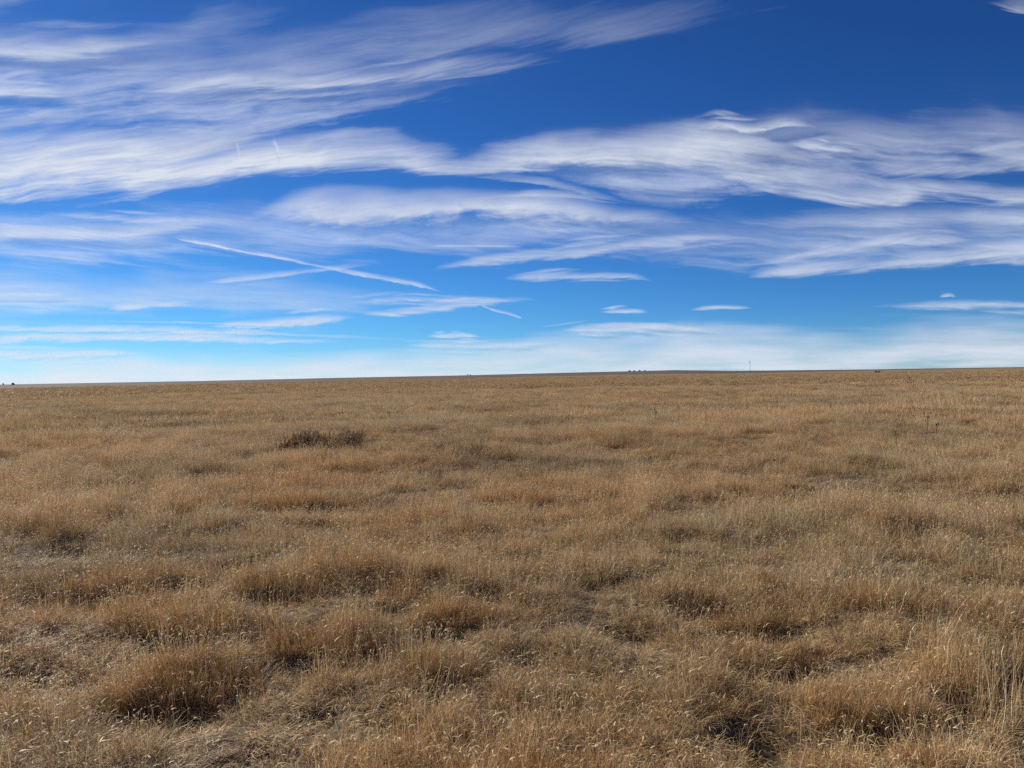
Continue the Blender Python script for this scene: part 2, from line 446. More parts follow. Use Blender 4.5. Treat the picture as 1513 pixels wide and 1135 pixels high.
# named clouds
cloud("cirrus_cloud", "largest and brightest cloud bank, across the left half of the sky", [(-500, 250, 75, 55, .95), (0, 250, 72, 50, 1.1), (180, 248, 62, 40, 1.15), (400, 240, 46, 24, 1.15), (560, 240, 36, 20, 1.05), (740, 244, 32, 18, .95), (900, 244, 22, 14, .6)], .85, .08, .2, group=GC, ends=(0.02, .24), nv=17)
cloud("cirrus_cloud", "wide feathery cloud bank right of the brightest bank", [(560, 250, 12, 12, .4), (740, 236, 26, 22, .9), (900, 222, 34, 30, 1.0), (1040, 222, 40, 40, 1.0), (1160, 232, 34, 44, .8), (1300, 250, 24, 30, .4)], .9, .25, .2, group=GC, ends=(.3, .3), nv=17)
cloud("cirrus_cloud", "long pale cloud streak running to the right edge below the feathery bank", [(1010, 240, 16, 20, .5), (1110, 262, 24, 24, .65), (1240, 282, 22, 20, .65), (1400, 285, 18, 18, .68), (1513, 290, 20, 18, .68), (1800, 300, 20, 18, .65)], 1, .1, group=GC, ends=(0.20, 0.02))
cloud("cirrus_cloud", "soft streak above the long pale streak at the right edge", [(1180, 262, 10, 10, .3), (1320, 250, 16, 14, .4), (1513, 236, 18, 18, .42), (1800, 225, 18, 18, .4)], 1, 0, group=GC, ends=(.3, .02))
cloud("cirrus_cloud", "small curled white tuft at the top of the feathery bank", [(1000, 190, 5, 6, .4), (1055, 180, 9, 9, .8), (1110, 192, 9, 10, .8), (1150, 182, 10, 10, .8), (1175, 172, 9, 9, .6), (1230, 190, 6, 6, .3)], .9, .6, group=GC, alt=8800)
cloud("cirrus_cloud", "short white dash just right of the curled tuft", [(1150, 206, 4, 4, .4), (1210, 216, 6, 6, .7), (1285, 220, 4, 4, .35)], 1, .5, group=GC, alt=8800)
cloud("cirrus_cloud", "flat bottomed fluffy cloud below the brightest bank", [(320, 326, 8, 10, .4), (370, 318, 18, 16, .7), (430, 308, 28, 24, .85), (560, 306, 26, 24, .85), (700, 306, 24, 26, .88), (830, 308, 24, 22, .85), (900, 318, 16, 14, .7), (1000, 322, 16, 14, .55), (1100, 332, 8, 8, .35)], .7, .5, .15, group=GC, ends=(0.20, 0.26), nv=17)
cloud("cirrus_cloud", "faint broad streak right of the fluffy cloud", [(1000, 322, 10, 10, .3), (1180, 328, 18, 14, .38), (1380, 326, 20, 16, .42), (1513, 322, 22, 18, .45), (1800, 320, 20, 16, .4)], 1, .1, group=GC, ends=(.3, .02))
cloud("cirrus_cloud", "long flat streak at the left edge leading into the fluffy cloud", [(-400, 345, 14, 14, .55), (0, 346, 14, 14, .62), (160, 344, 12, 12, .62), (290, 332, 12, 10, .55), (400, 322, 10, 8, .4)], 1, 0, group=GC, ends=(.02, .2))
cloud("cirrus_cloud", "thin faint line above the long flat left streak", [(50, 306, 3, 4, .25), (120, 317, 5, 5, .45), (200, 324, 5, 5, .5), (330, 322, 4, 4, .4)], .8, .1, group=GC)
cloud("cirrus_cloud", "dim double streak under the long flat left streak", [(-60, 368, 8, 8, .4), (60, 371, 9, 8, .42), (170, 384, 8, 8, .38), (250, 398, 6, 6, .3)], 1, 0, group=GC, ends=(0.20, 0.35))
cloud("cirrus_cloud", "uppermost bright streak at the top left", [(-400, 70, 18, 18, .5), (0, 72, 18, 16, .55), (110, 70, 18, 14, .6), (210, 58, 18, 14, .45), (330, 46, 14, 12, .3)], 1, .2, group=GC, ends=(.02, .3))
cloud("cirrus_cloud", "long tapering streak over the brightest bank", [(150, 136, 10, 10, .4), (260, 122, 20, 14, .62), (360, 118, 16, 14, .68), (480, 121, 12, 10, .65), (580, 112, 14, 10, .4), (760, 88, 16, 12, .28), (900, 66, 12, 10, .2)], 1, .1, group=GC, ends=(0.20, 0.26))
cloud("cirrus_cloud", "short dense white streak at the left edge of the upper sky", [(-300, 122, 10, 10, .6), (0, 130, 9, 8, .8), (70, 136, 8, 6, .75), (170, 142, 5, 5, .45)], .8, .1, group=GC, ends=(.02, .3), alt=8800)
cloud("cirrus_cloud", "slim streak rising to the right beneath the fluffy cloud", [(600, 403, 5, 5, .5), (680, 391, 8, 7, .6), (770, 380, 9, 8, .58), (850, 370, 10, 9, .55), (960, 360, 9, 8, .5), (1060, 351, 6, 6, .5), (1170, 350, 5, 5, .35)], .8, .3, group=GC, ends=(0.20, 0.26))
cloud("cirrus_cloud", "thin streak ending in a hook below the slim rising streak", [(730, 411, 4, 4, .45), (820, 407, 6, 6, .6), (900, 408, 5, 5, .6), (950, 409, 5, 5, .6), (975, 412, 5, 5, .55), (970, 420, 4, 4, .4)], .6, .3, group=GC, ends=(0.20, 0.26))
cloud("cirrus_cloud", "broad brushed streak at the right edge of the lower sky", [(1020, 406, 6, 6, .45), (1120, 402, 14, 12, .65), (1230, 394, 18, 16, .7), (1360, 384, 20, 16, .68), (1513, 374, 22, 18, .68), (1800, 360, 22, 18, .6)], 1, .15, .1, group=GC, ends=(0.20, 0.02))
cloud("cirrus_cloud", "dim streak above the broad brushed streak", [(1230, 364, 5, 5, .3), (1340, 354, 9, 8, .38), (1460, 352, 7, 7, .3)], .8, .2, group=GC)
cloud("cirrus_cloud", "small bright dash low above the left horizon", [(145, 456, 2.4, 3.0, 0.52), (180, 454, 4.8, 4.5, 0.85), (225, 450, 4.0, 4.5, 0.63), (300, 444, 3.2, 3.0, 0.40)], .8, .2, group=GC, ends=(0.20, 0.26))
cloud("cirrus_cloud", "lumpy white cloud low above the left horizon", [(290, 482, 4.0, 4.5, 0.58), (370, 480, 7.2, 6.8, 0.85), (430, 477, 8.8, 7.5, 0.85), (480, 472, 8.0, 7.5, 0.85), (520, 468, 6.4, 5.2, 0.80), (545, 468, 3.2, 3.0, 0.46)], .3, .8, group=GC, ends=(0.20, 0.26), alt=8600)
cloud("cirrus_cloud", "flat pale streak right of the lumpy low cloud", [(500, 465, 4.8, 4.5, 0.58), (600, 462, 5.6, 5.2, 0.63), (700, 450, 7.2, 6.0, 0.58), (790, 440, 4.0, 3.8, 0.35)], 1, 0, group=GC)
cloud("cirrus_cloud", "upper of two long flat bands along the left horizon", [(-400, 487, 6.4, 6.0, 0.68), (0, 487, 6.4, 6.0, 0.72), (200, 487, 6.4, 5.2, 0.72), (400, 490, 5.6, 5.2, 0.59), (540, 493, 4.0, 3.8, 0.42)], 1, .1, group=GC, ends=(0.02, .3), alt=8900)
cloud("cirrus_cloud", "lower of two long flat bands along the left horizon", [(-400, 500, 7.2, 6.8, 0.72), (0, 500, 8.0, 6.8, 0.81), (250, 499, 7.2, 6.0, 0.77), (450, 504, 6.4, 6.0, 0.64), (640, 510, 4.8, 4.5, 0.42)], 1, 0, group=GC, ends=(0.02, .3))
cloud("cirrus_cloud", "short upright wisp on the top edge of the brightest bank", [(398, 200, 2.4, 2.2, 0.30), (408, 214, 3.2, 3.0, 0.59), (410, 230, 4.0, 3.8, 0.51), (412, 246, 3.2, 3.0, 0.30)], .4, .8, group=GC, alt=8700)
cloud("cirrus_cloud", "smaller upright wisp left of the first, on the brightest bank", [(346, 202, 2.4, 2.2, 0.26), (352, 214, 3.2, 3.0, 0.47), (353, 236, 3.2, 3.0, 0.26)], .4, .8, group=GC, alt=8700)
cloud("cirrus_cloud", "thin dim line crossing the gap between the low bands and the contrails", [(-60, 432, 2.4, 2.2, 0.34), (40, 433, 3.2, 3.0, 0.42), (130, 434, 2.4, 2.2, 0.30)], 1, 0, group=GC)
cloud("cirrus_cloud", "faint level streak above the lumpy low cloud", [(480, 448, 3.2, 3.0, 0.34), (600, 441, 4.8, 4.5, 0.47), (720, 444, 4.0, 3.8, 0.42), (840, 440, 3.2, 3.0, 0.26)], 1, .1, group=GC)
cloud("cirrus_cloud", "dim short streak left of the flat white low streak", [(560, 508, 4.0, 3.8, 0.42), (700, 512, 5.6, 5.2, 0.51), (860, 505, 4.8, 4.5, 0.42)], 1, 0, group=GC)
cloud("cirrus_cloud", "lowest flat streak at the left edge", [(-300, 525, 6.4, 6.0, 0.75), (0, 525, 6.4, 6.0, 0.80), (130, 524, 5.6, 5.2, 0.75), (240, 522, 3.2, 3.0, 0.52)], .8, 0, group=GC, ends=(.02, .15), alt=8800)
cloud("cirrus_cloud", "tiny white bar low in the middle of the sky", [(620, 496, 2.4, 2.2, 0.69), (670, 496, 4.0, 3.0, 0.85), (722, 497, 2.4, 2.2, 0.69)], .6, .1, group=GC)
cloud("cirrus_cloud", "flat white streak low right of the middle", [(810, 487, 3.2, 3.0, 0.58), (880, 486, 7.2, 6.0, 0.80), (960, 484, 7.2, 6.8, 0.82), (1070, 488, 4.0, 3.8, 0.58)], .8, .2, group=GC, ends=(0.20, 0.26))
cloud("cirrus_cloud", "short puffy dash above the flat white streak", [(880, 460, 2.4, 2.2, 0.58), (920, 459, 4.0, 3.0, 0.80), (965, 461, 2.4, 2.2, 0.58)], .5, .4, group=GC)
cloud("cirrus_cloud", "narrow white sliver above the right part of the horizon", [(1010, 458, 2.4, 2.2, 0.58), (1060, 455, 3.2, 3.0, 0.80), (1120, 453, 2.4, 2.2, 0.69)], .6, .1, group=GC)
cloud("cirrus_cloud", "flat grey white band above the horizon at the right edge", [(1260, 452, 6.4, 6.0, 0.52), (1370, 450, 8.0, 6.8, 0.63), (1513, 452, 8.0, 7.5, 0.63), (1800, 455, 8.0, 7.5, 0.58)], .9, .1, group=GC, ends=(0.20, 0.02))
cloud("cirrus_cloud", "tiny ragged puff above the flat right band", [(1384, 438, 1.6, 1.5, 0.26), (1396, 436, 3.2, 2.2, 0.68), (1404, 435, 3.2, 2.2, 0.59), (1416, 438, 1.6, 1.5, 0.26)], .6, 1, group=GC)
cloud("cirrus_cloud", "faint wisp in the top right corner", [(1430, -10, 9.6, 6.0, 0.26), (1480, 2, 11.2, 7.5, 0.52), (1560, 16, 11.2, 7.5, 0.52), (1700, 20, 11.2, 7.5, 0.46)], .9, .2, group=GC, ends=(.3, .02))
# contrails
cloud("contrail", "bright broken contrail slanting down across the left", [(252, 348, 3, 3, 1.0), (300, 357, 4, 4, 1.1), (360, 370, 5, 4, .85), (420, 380, 4, 4, .75), (470, 392, 3, 3, .45), (520, 402, 5, 5, .75), (590, 414, 6, 5, .75), (630, 424, 6, 5, .75), (665, 433, 3, 3, .4)], .5, 1, cat='contrail', group=GT, ends=(.05, .1), alt=8500)
cloud("contrail", "dim contrail crossing under the bright slanting one", [(280, 418, 3, 4, .45), (350, 413, 6, 5, .55), (430, 403, 6, 6, .5), (500, 394, 5, 5, .45), (570, 384, 8, 8, .25)], .6, .5, cat='contrail', group=GT, ends=(0.20, 0.26), alt=8500)
cloud("contrail", "straight faint contrail in the middle of the sky", [(618, 361, 3, 3, .45), (700, 361, 3, 3, .45), (790, 362, 3, 3, .35)], .2, .9, cat='contrail', group=GT, ends=(0.20, 0.26), alt=8500)
cloud("contrail", "short crooked contrail low in the middle", [(708, 449, 2, 2, .6), (730, 458, 3, 3, .7), (752, 463, 3, 3, .6), (774, 471, 2, 2, .4)], .2, .8, cat='contrail', group=GT, ends=(.06, .1), alt=8500)

# ------------------------------------------------------------------ grass
STRAW = np.array([.57, .41, .20]); TAN = np.array([.45, .31, .155]); RUST = np.array([.40, .23, .105])
GREY = np.array([.46, .34, .20]); PALE = np.array([.68, .55, .34]); BROWN = np.array([.26, .16, .075])

for c_ in (STRAW, TAN, RUST, GREY, PALE, BROWN): c_ *= np.array([1.05, .99, .93])

def blades(rng, root, L, tilt, kap, phi, wid, segs, col, twist=None, taper=0.25):
    """ribbons: root (n,3), length, first tilt, bend, heading, width, colour (n,3)"""
    n = len(root)
    s = np.linspace(0, 1, segs + 1)
    th = tilt[:, None] + kap[:, None] * s[None, :] ** 1.4
    st = L[:, None] / segs
    mid = 0.5 * (th[:, 1:] + th[:, :-1])
    dh = np.concatenate([np.zeros((n, 1)), np.cumsum(np.sin(mid) * st, 1)], 1)
    dz = np.concatenate([np.zeros((n, 1)), np.cumsum(np.cos(mid) * st, 1)], 1)
    ph = phi[:, None] + np.cumsum(rng.normal(0, .18, (n, segs + 1)), 1) * .5
    P = root[:, None, :] + np.stack([dh * np.cos(ph), dh * np.sin(ph), dz], -1)
    tw = rng.uniform(0, 6.28, n) if twist is None else twist
    W = wid[:, None] * (1 - (1 - taper) * s[None, :] ** 1.5) * 0.5
    side = np.stack([np.cos(tw), np.sin(tw), np.zeros(n)], -1)[:, None, :]
    A = P - side * W[..., None]; B = P + side * W[..., None]
    V = np.stack([A, B], 2).reshape(n, -1, 3)
    k = np.arange(segs)
    f = np.stack([2 * k, 2 * k + 1, 2 * k + 3, 2 * k + 2], -1)
    F = (f[None] + (np.arange(n) * 2 * (segs + 1))[:, None, None]).reshape(-1, 4)
    C = np.repeat(col[:, None, :], 2 * (segs + 1), 1)
    return V.reshape(-1, 3), F, C.reshape(-1, 3), P[:, -1], ph[:, -1]

class Acc:
    def __init__(s): s.V, s.F, s.C, s.n = [], [], [], 0
    def add(s, V, F, C):
        s.V.append(V); s.F.append(F + s.n); s.C.append(C); s.n += len(V)
    def mesh(s, name, mat):
        me = mesh_np(name, np.concatenate(s.V), np.concatenate(s.F), mat)
        C = np.concatenate(s.C); add_attr(me, 'bcol', 'FLOAT_COLOR', np.concatenate([C, np.ones((len(C), 1))], 1))
        return me

def pick(rng, n, cols, wts, jit=.16):
    c = np.array(cols)[rng.choice(len(cols), n, p=np.array(wts) / sum(wts))]
    return c * rng.normal(1, jit, (n, 1)).clip(.5, 1.5) * rng.normal(1, .04, (n, 3))

def disc(rng, n, rad):
    a = rng.uniform(0, 6.283, n); r = rad * np.sqrt(rng.uniform(0, 1, n))
    return np.stack([r * np.cos(a), r * np.sin(a), np.full(n, -.012)], -1)

def grama(acc, rng, root, n_leaf, n_culm, h, wid, segs, curl=1.0, heads=True, mix=None):
    """one patch of bunch grass: arching basal leaves and upright culms with eyebrow seed heads"""
    ctr = root.mean(0)
    def rr(n): return root[rng.integers(0, len(root), n)] + rng.normal(0, .012, (n, 3)) * [1, 1, 0]
    mix = mix or ([STRAW, TAN, RUST, GREY, BROWN, PALE], [3, 4, 1.6, 1.6, 1.2, .6])
    r0 = rr(n_leaf)
    out = np.arctan2(r0[:, 1] - ctr[1], r0[:, 0] - ctr[0]) + rng.normal(0, 1.0, n_leaf)
    L = h * rng.uniform(.35, .95, n_leaf)
    lie = rng.uniform(0, 1, n_leaf) < .12 * curl                      # broken leaves lying in the mat
    acc.add(*blades(rng, r0 + np.where(lie[:, None], [[0, 0, .05]], 0), L, np.where(lie, rng.uniform(.9, 1.6, n_leaf), rng.uniform(0, .5, n_leaf)), rng.gamma(2.2, .55 * curl, n_leaf), out, wid * rng.uniform(.6, 1.3, n_leaf) * np.where(rng.uniform(0, 1, n_leaf) < .08, 1.9, 1), segs, pick(rng, n_leaf, *mix, jit=.2))[:3])
    if n_culm:
        r1 = rr(n_culm); ph = rng.uniform(0, 6.283, n_culm)
        Lc = h * rng.uniform(.8, 1.35, n_culm)
        V, F, C, tip, pe = blades(rng, r1, Lc, rng.uniform(0, .28, n_culm), rng.normal(.12, .22, n_culm), ph, wid * .55 * np.ones(n_culm), max(3, segs - 1), pick(rng, n_culm, [STRAW, PALE, TAN], [3, 4, 1]), taper=.7)
        acc.add(V, F, C)
        if heads:
            m = rng.uniform(0, 1, n_culm) < .7
            k = int(m.sum())
            if k:
                acc.add(*blades(rng, tip[m], rng.uniform(.024, .048, k), rng.uniform(.2, .9, k), rng.uniform(1.2, 2.6, k), pe[m] + rng.normal(0, .6, k), min(wid * 2.0, .0056) * rng.uniform(.75, 1.2, k), 4, pick(rng, k, [PALE, STRAW], [3, 2]), taper=.5)[:3])

SRC = bpy.data.collections.new("grass_sources")        # not linked to the scene: only feeds the instances
LODS = []                                              # (first index, count) per level
cnt = 0
def source(me):
    global cnt
    o = bpy.data.objects.new("grass_tuft_%03d" % cnt, me); SRC.objects.link(o); cnt += 1

rng = np.random.default_rng(4)
def make_sources():
    lv = []
    # level 0: small tufts, to about 9 m.  three looks: seeded, leafy, matted
    st = cnt
    for i in range(12):
        a = Acc(); look = i % 3
        root = disc(rng, 26, .075)
        if look == 0: grama(a, rng, root, 62, 8, .23, .0027, 5, 1.2)
        elif look == 1: grama(a, rng, root, 72, 5, .24, .0027, 5, .8, mix=([RUST, TAN, STRAW, BROWN], [2, 3.5, 2, 1]))
        else: grama(a, rng, root, 74, 3, .18, .0029, 5, 2.3, mix=([GREY, TAN, STRAW, PALE, BROWN], [2.5, 2.5, 2.5, 1.2, 1]))
        source(a.mesh("tuft", M_GRASS))
    lv.append((st, cnt - st)); st = cnt
    for i in range(9):
        a = Acc(); look = i % 3
        root = disc(rng, 80, .20)
        if look == 0: grama(a, rng, root, 190, 36, .27, .0034, 4, 1.1)
        elif look == 1: grama(a, rng, root, 230, 14, .26, .0036, 4, .7, mix=([RUST, TAN, STRAW, BROWN], [2, 3.5, 2, 1]))
        else: grama(a, rng, root, 230, 10, .18, .0038, 4, 1.7, mix=([GREY, TAN, STRAW, PALE, BROWN], [2.5, 2.5, 2.5, 1.2, 1]))
        source(a.mesh("tuft", M_GRASS))
    lv.append((st, cnt - st)); st = cnt
    for i in range(9):
        a = Acc(); look = i % 3
        root = disc(rng, 160, .5)
        if look == 0: grama(a, rng, root, 290, 100, .29, .0085, 3, .9, heads=False)
        elif look == 1: grama(a, rng, root, 340, 20, .27, .0095, 3, .7, heads=False, mix=([RUST, TAN, STRAW, GREY], [1, 3, 2.5, 1]))
        else: grama(a, rng, root, 340, 20, .19, .010, 3, 1.4, heads=False, mix=([GREY, TAN, STRAW, PALE, BROWN], [2.5, 2.5, 2.5, 1, 1]))
        source(a.mesh("tuft", M_GRASS))
    lv.append((st, cnt - st)); st = cnt
    for i in range(6):
        a = Acc(); look = i % 3
        root = disc(rng, 150, 1.3)
        grama(a, rng, root, 260, 40, .27, .034, 2, .8, heads=False)
        source(a.mesh("tuft", M_GRASS))
    lv.append((st, cnt - st))
    return lv
LODS = make_sources()

def cover(x, y):
    """height factor, density factor, rust factor of the sward at a point"""
    r = np.hypot(x, y)
    n1 = fbm(x / 1.0 + 31, y / 0.7 + 7, 21, 3); n2 = fbm(x / 4.5 + 3, y / 3.5, 22, 3); n3 = fbm(x / .34, y / .27, 23, 2)
    n4 = fbm(x / .19 + 4, y / .16, 24, 2)
    h = .60 + .65 * (n1 - .5) + .55 * (n2 - .5) + 1.15 * (n3 - .5) + .7 * (n4 - .5) * (1 - sstep(10, 20, r))
    cl = .40 * n1 + .22 * n2 + .38 * n3
    den = sstep(.36, .50, cl + .2 * (n4 - .5) * (1 - sstep(10, 20, r)))
    den = .42 + .58 * den
    den = den + (1 - den) * sstep(20, 60, r)
    rust = sstep(.56, .8, fbm(x / 1.3 + 11, y / .9 + 60, 27, 3)) * (1 - .85 * sstep(12, 30, r))
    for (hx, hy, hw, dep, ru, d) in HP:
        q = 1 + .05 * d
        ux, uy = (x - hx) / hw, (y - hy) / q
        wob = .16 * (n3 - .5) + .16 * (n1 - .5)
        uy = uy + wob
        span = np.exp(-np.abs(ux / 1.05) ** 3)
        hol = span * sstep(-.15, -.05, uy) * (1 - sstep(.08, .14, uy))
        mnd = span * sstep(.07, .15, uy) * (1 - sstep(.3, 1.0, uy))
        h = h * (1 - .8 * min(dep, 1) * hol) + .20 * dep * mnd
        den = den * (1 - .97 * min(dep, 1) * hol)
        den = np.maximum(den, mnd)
        rust = np.maximum(rust * (1 - mnd), ru * mnd)
    return h.clip(.22, 1.55), den.clip(0, 1), rust.clip(0, 1)

def scatter():
    pos, rot, scl, idx, tint = [], [], [], [], []
    half = R(52)
    # level, inner, outer radius, number per square metre, patch overlap fade
    for lv, (r0, r1, dn) in enumerate(((0.3, 9.5, 250), (8.5, 27, 40), (24, 95, 6.5), (85, 520, .75))):
        area = half * (r1 ** 2 - r0 ** 2)
        n = int(area * dn)
        r = np.sqrt(rng.uniform(r0 ** 2, r1 ** 2, n)); a = rng.uniform(-half, half, n)
        if lv == 0:
            k = int(math.pi * 2.6 ** 2 * 90); r = np.concatenate([r, 2.6 * np.sqrt(rng.uniform(0, 1, k))]); a = np.concatenate([a, rng.uniform(half, 2 * math.pi - half, k)])
            n = len(r)
        keep = np.ones(n, bool)
        if lv < 3: keep &= rng.uniform(0, 1, n) > sstep(r1 * .9, r1, r) * .8
        if lv > 0: keep &= rng.uniform(0, 1, n) < .25 + .75 * sstep(r0, r0 * 1.12, r)
        if lv == 3: keep &= rng.uniform(0, 1, n) > sstep(250, 520, r) * .9
        x, y = r * np.sin(a), r * np.cos(a)
        h, den, rust = cover(x, y)
        keep &= rng.uniform(0, 1, n) < (.10 + .90 * den)
        tall = (den < .3) & (rng.uniform(0, 1, n) < .5); h = np.where(tall, np.maximum(h, .75), h)
        x, y, r, h, rust = x[keep], y[keep], r[keep], h[keep], rust[keep]; n = len(x)
        z = ground_z(x, y)
        st, c = LODS[lv]
        look_r = fbm(x / 1.1 + 5, y / .9 + 9, 33, 3) + rng.normal(0, .12, n)
        look = np.where(rust + rng.normal(0, .2, n) > .55, 1, np.where(look_r > .50, 2, 0))
        look = np.where(h < .38, 2, look)
        i = st + 3 * rng.integers(0, c // 3, n) + look
        pos.append(np.stack([x, y, z], -1))
        rot.append(np.stack([rng.normal(0, .13, n), rng.normal(0, .13, n), rng.uniform(0, 6.283, n)], -1))
        w_ = rng.uniform(.85, 1.2, n)
        scl.append(np.stack([w_, w_, h * rng.uniform(.8, 1.2, n)], -1))
        idx.append(i)
        t = np.ones((n, 3)) * rng.normal(1, .10, (n, 1)).clip(.7, 1.35)
        warm = (fbm(x / 3.2 + 70, y / 2.6, 41, 3) - .5)[:, None]
        t = t * (1 + warm * np.array([[.2, .03, -.2]]))
        dark = sstep(.5, .75, fbm(x / 5 + 12, y / 3.5 + 80, 43, 4))[:, None]
        t = t * (1 - .22 * dark)
        t = t * (1 - rust[:, None] * np.array([[0.02, .07, .14]]))
        tint.append(t)
    pos, rot, scl, idx, tint = map(np.concatenate, (pos, rot, scl, idx, tint))
    me = bpy.data.meshes.new("prairie_grass")
    me.vertices.add(len(pos)); me.vertices.foreach_set("co", pos.astype(np.float32).ravel())
    add_attr(me, 'rot', 'FLOAT_VECTOR', rot); add_attr(me, 'scl', 'FLOAT_VECTOR', scl)
    add_attr(me, 'idx', 'INT', idx)
    add_attr(me, 'tint', 'FLOAT_COLOR', np.concatenate([tint, np.ones((len(tint), 1))], 1))
    print("grass tufts", len(pos))
    me.materials.append(M_GRASS)
    o = new_obj("prairie_grass", me)
    tag(o, "dry tan prairie grass covering the whole field", None, None, 'stuff')
    ng = bpy.data.node_groups.new("scatter_grass", 'GeometryNodeTree')
    ng.interface.new_socket("Geometry", in_out='INPUT', socket_type='NodeSocketGeometry')
    ng.interface.new_socket("Geometry", in_out='OUTPUT', socket_type='NodeSocketGeometry')
    N, L = ng.nodes, ng.links
    gi, go = N.new("NodeGroupInput"), N.new("NodeGroupOutput")
    ci = N.new("GeometryNodeCollectionInfo"); ci.inputs[0].default_value = SRC
    ci.inputs['Separate Children'].default_value = True; ci.inputs['Reset Children'].default_value = True
    ip = N.new("GeometryNodeInstanceOnPoints"); ip.inputs['Pick Instance'].default_value = True
    def na(name, typ):
        n = N.new("GeometryNodeInputNamedAttribute"); n.data_type = typ; n.inputs[0].default_value = name
        return next(s for s in n.outputs if s.enabled and s.name == 'Attribute')
    L.new(gi.outputs[0], ip.inputs['Points']); L.new(ci.outputs[0], ip.inputs['Instance'])
    L.new(na('idx', 'INT'), ip.inputs['Instance Index'])
    er = N.new("FunctionNodeEulerToRotation"); L.new(na('rot', 'FLOAT_VECTOR'), er.inputs[0])
    L.new(er.outputs[0], ip.inputs['Rotation']); L.new(na('scl', 'FLOAT_VECTOR'), ip.inputs['Scale'])
    L.new(ip.outputs[0], go.inputs[0])
    md = o.modifiers.new("scatter", 'NODES'); md.node_group = ng
scatter()

# ------------------------------------------------------------------ single grass tussocks at the edge of the hollows
def tussock(px, py, wpx, hpx, depth, label, cols, wts, n=1500, seeds=60, lean=0.0, curl=.6):
    """wide bunch of standing grass whose near foot shows at pixel (px, py)"""
    r_ = np.random.default_rng(int(px * 7 + py))
    x, y, z = hit(px, py)
    d = math.hypot(x, y)
    wdt = wpx / FPX * d; hgt = .54 * hpx / FPX * d; depth *= 1.35
    root = empty("grass_tussock", (x, y, z))
    tag(root, label, "grass tussock", "grass tussocks standing over dark hollows")
    ux = r_.uniform(-1, 1, n); uy = r_.uniform(0, 1, n) ** 1.3
    edge = np.sqrt(1 - ux ** 2)
    X = ux * wdt / 2; Y = uy * depth * (.35 + .65 * edge) + .05 * (vnoise(ux * 4 + px, uy * 0 + 1, 3) - .5)
    P = np.stack([X, Y, ground_z(x + X, y + Y) - z - .01], -1)
    wid = max(.0021, .0006 * d)
    a = Acc()
    L = hgt * (.55 + .45 * edge) * r_.uniform(.5, 1.1, n) * (.55 + .9 * vnoise(X / .09 + px, Y / .09, 5))
    phi = r_.normal(-1.2 + lean, 1.3, n)
    a.add(*blades(r_, P, L, r_.uniform(0, .35, n), r_.gamma(2.0, .5 * curl, n), phi, wid * r_.uniform(.6, 1.3, n), 5, pick(r_, n, cols, wts))[:3])
    new_obj("leaf_blades", a.mesh("leaf_blades", M_TUFT), root)
    if seeds:
        k = r_.integers(0, n, seeds); b = Acc()
        V, F, C, tip, pe = blades(r_, P[k], hgt * r_.uniform(.9, 1.35, seeds), r_.uniform(0, .25, seeds), r_.normal(.1, .2, seeds), r_.uniform(0, 6.28, seeds), wid * .55 * np.ones(seeds), 4, pick(r_, seeds, [STRAW, PALE, TAN], [3, 3, 1]), taper=.7)
        b.add(V, F, C)
        b.add(*blades(r_, tip, r_.uniform(.022, .045, seeds), r_.uniform(.2, .9, seeds), r_.uniform(1.2, 2.6, seeds), pe + r_.normal(0, .6, seeds), wid * r_.uniform(1.6, 2.4, seeds), 4, pick(r_, seeds, [PALE, STRAW], [3, 1]), taper=.5)[:3])
        new_obj("seed_stems", b.mesh("seed_stems", M_TUFT), root)
    for c in root.children: c['kind'] = 'stuff'
    return root

OR = ([RUST, TAN, STRAW, BROWN], [2.6, 3, 2, 1]); ST = ([STRAW, TAN, RUST, GREY], [3, 3, 1.5, .6]); BR = ([BROWN, RUST, TAN, STRAW], [2, 3, 3, 1.5])
for a_ in (
    (240, 1058, 165, 72, .34, "bright orange grass tussock over a dark hollow in the lower left corner", *OR, 2600, 70),
    (268, 948, 150, 66, .32, "tan grass tussock above the black hollow up from the orange tussock", *ST, 2000, 90),
    (480, 976, 180, 62, .34, "rusty low tussock with a long black shadow along its near foot", *BR, 2400, 60),
    (662, 936, 125, 52, .30, "small reddish tussock left of the middle of the foreground", *OR, 1700, 50),
    (582, 900, 60, 46, .28, "narrow tussock beside a bare patch of grey thatch", *ST, 900, 40),
    (400, 886, 135, 48, .34, "row of seeded grass with a dark foot, behind the rusty low tussock", *ST, 2000, 120),
    (150, 884, 110, 46, .32, "brown tussock near the left edge, farther back than the orange one", *OR, 1500, 60),
    (1300, 1078, 170, 84, .34, "large straw tussock over the blackest hollow, bottom right", *ST, 2600, 60),
    (1420, 1028, 110, 60, .30, "straw tussock right above the large bottom right tussock", *ST, 1500, 50),
    (1112, 932, 150, 44, .30, "flat wide tussock right of the middle with a broken dark foot", *ST, 1800, 40),
    (1150, 994, 140, 46, .30, "short tussock below the flat wide one", *BR, 1600, 30),
    (1140, 878, 44, 40, .24, "small round tussock beside a round dark gap", *OR, 700, 20),
    (1340, 786, 80, 34, .34, "dark red tussock far back on the right", [BROWN, RUST, TAN], [3, 4, 1], 1200, 20),
    (845, 860, 130, 40, .32, "greyish seeded tussock far back in the middle", [GREY, STRAW, TAN], [3, 2, 2], 1500, 120),
): tussock(*a_)
tussock(1490, 1085, 90, 175, .5, "tall loose clump of pale upright stalks at the bottom right edge", [PALE, STRAW, TAN], [3, 3, 1], 230, 24, 0.0, .22)
tussock(1462, 1010, 80, 125, .5, "tall pale stalks just behind the bottom right edge clump", [PALE, STRAW, TAN], [2, 3, 2], 200, 24, 0.0, .25)

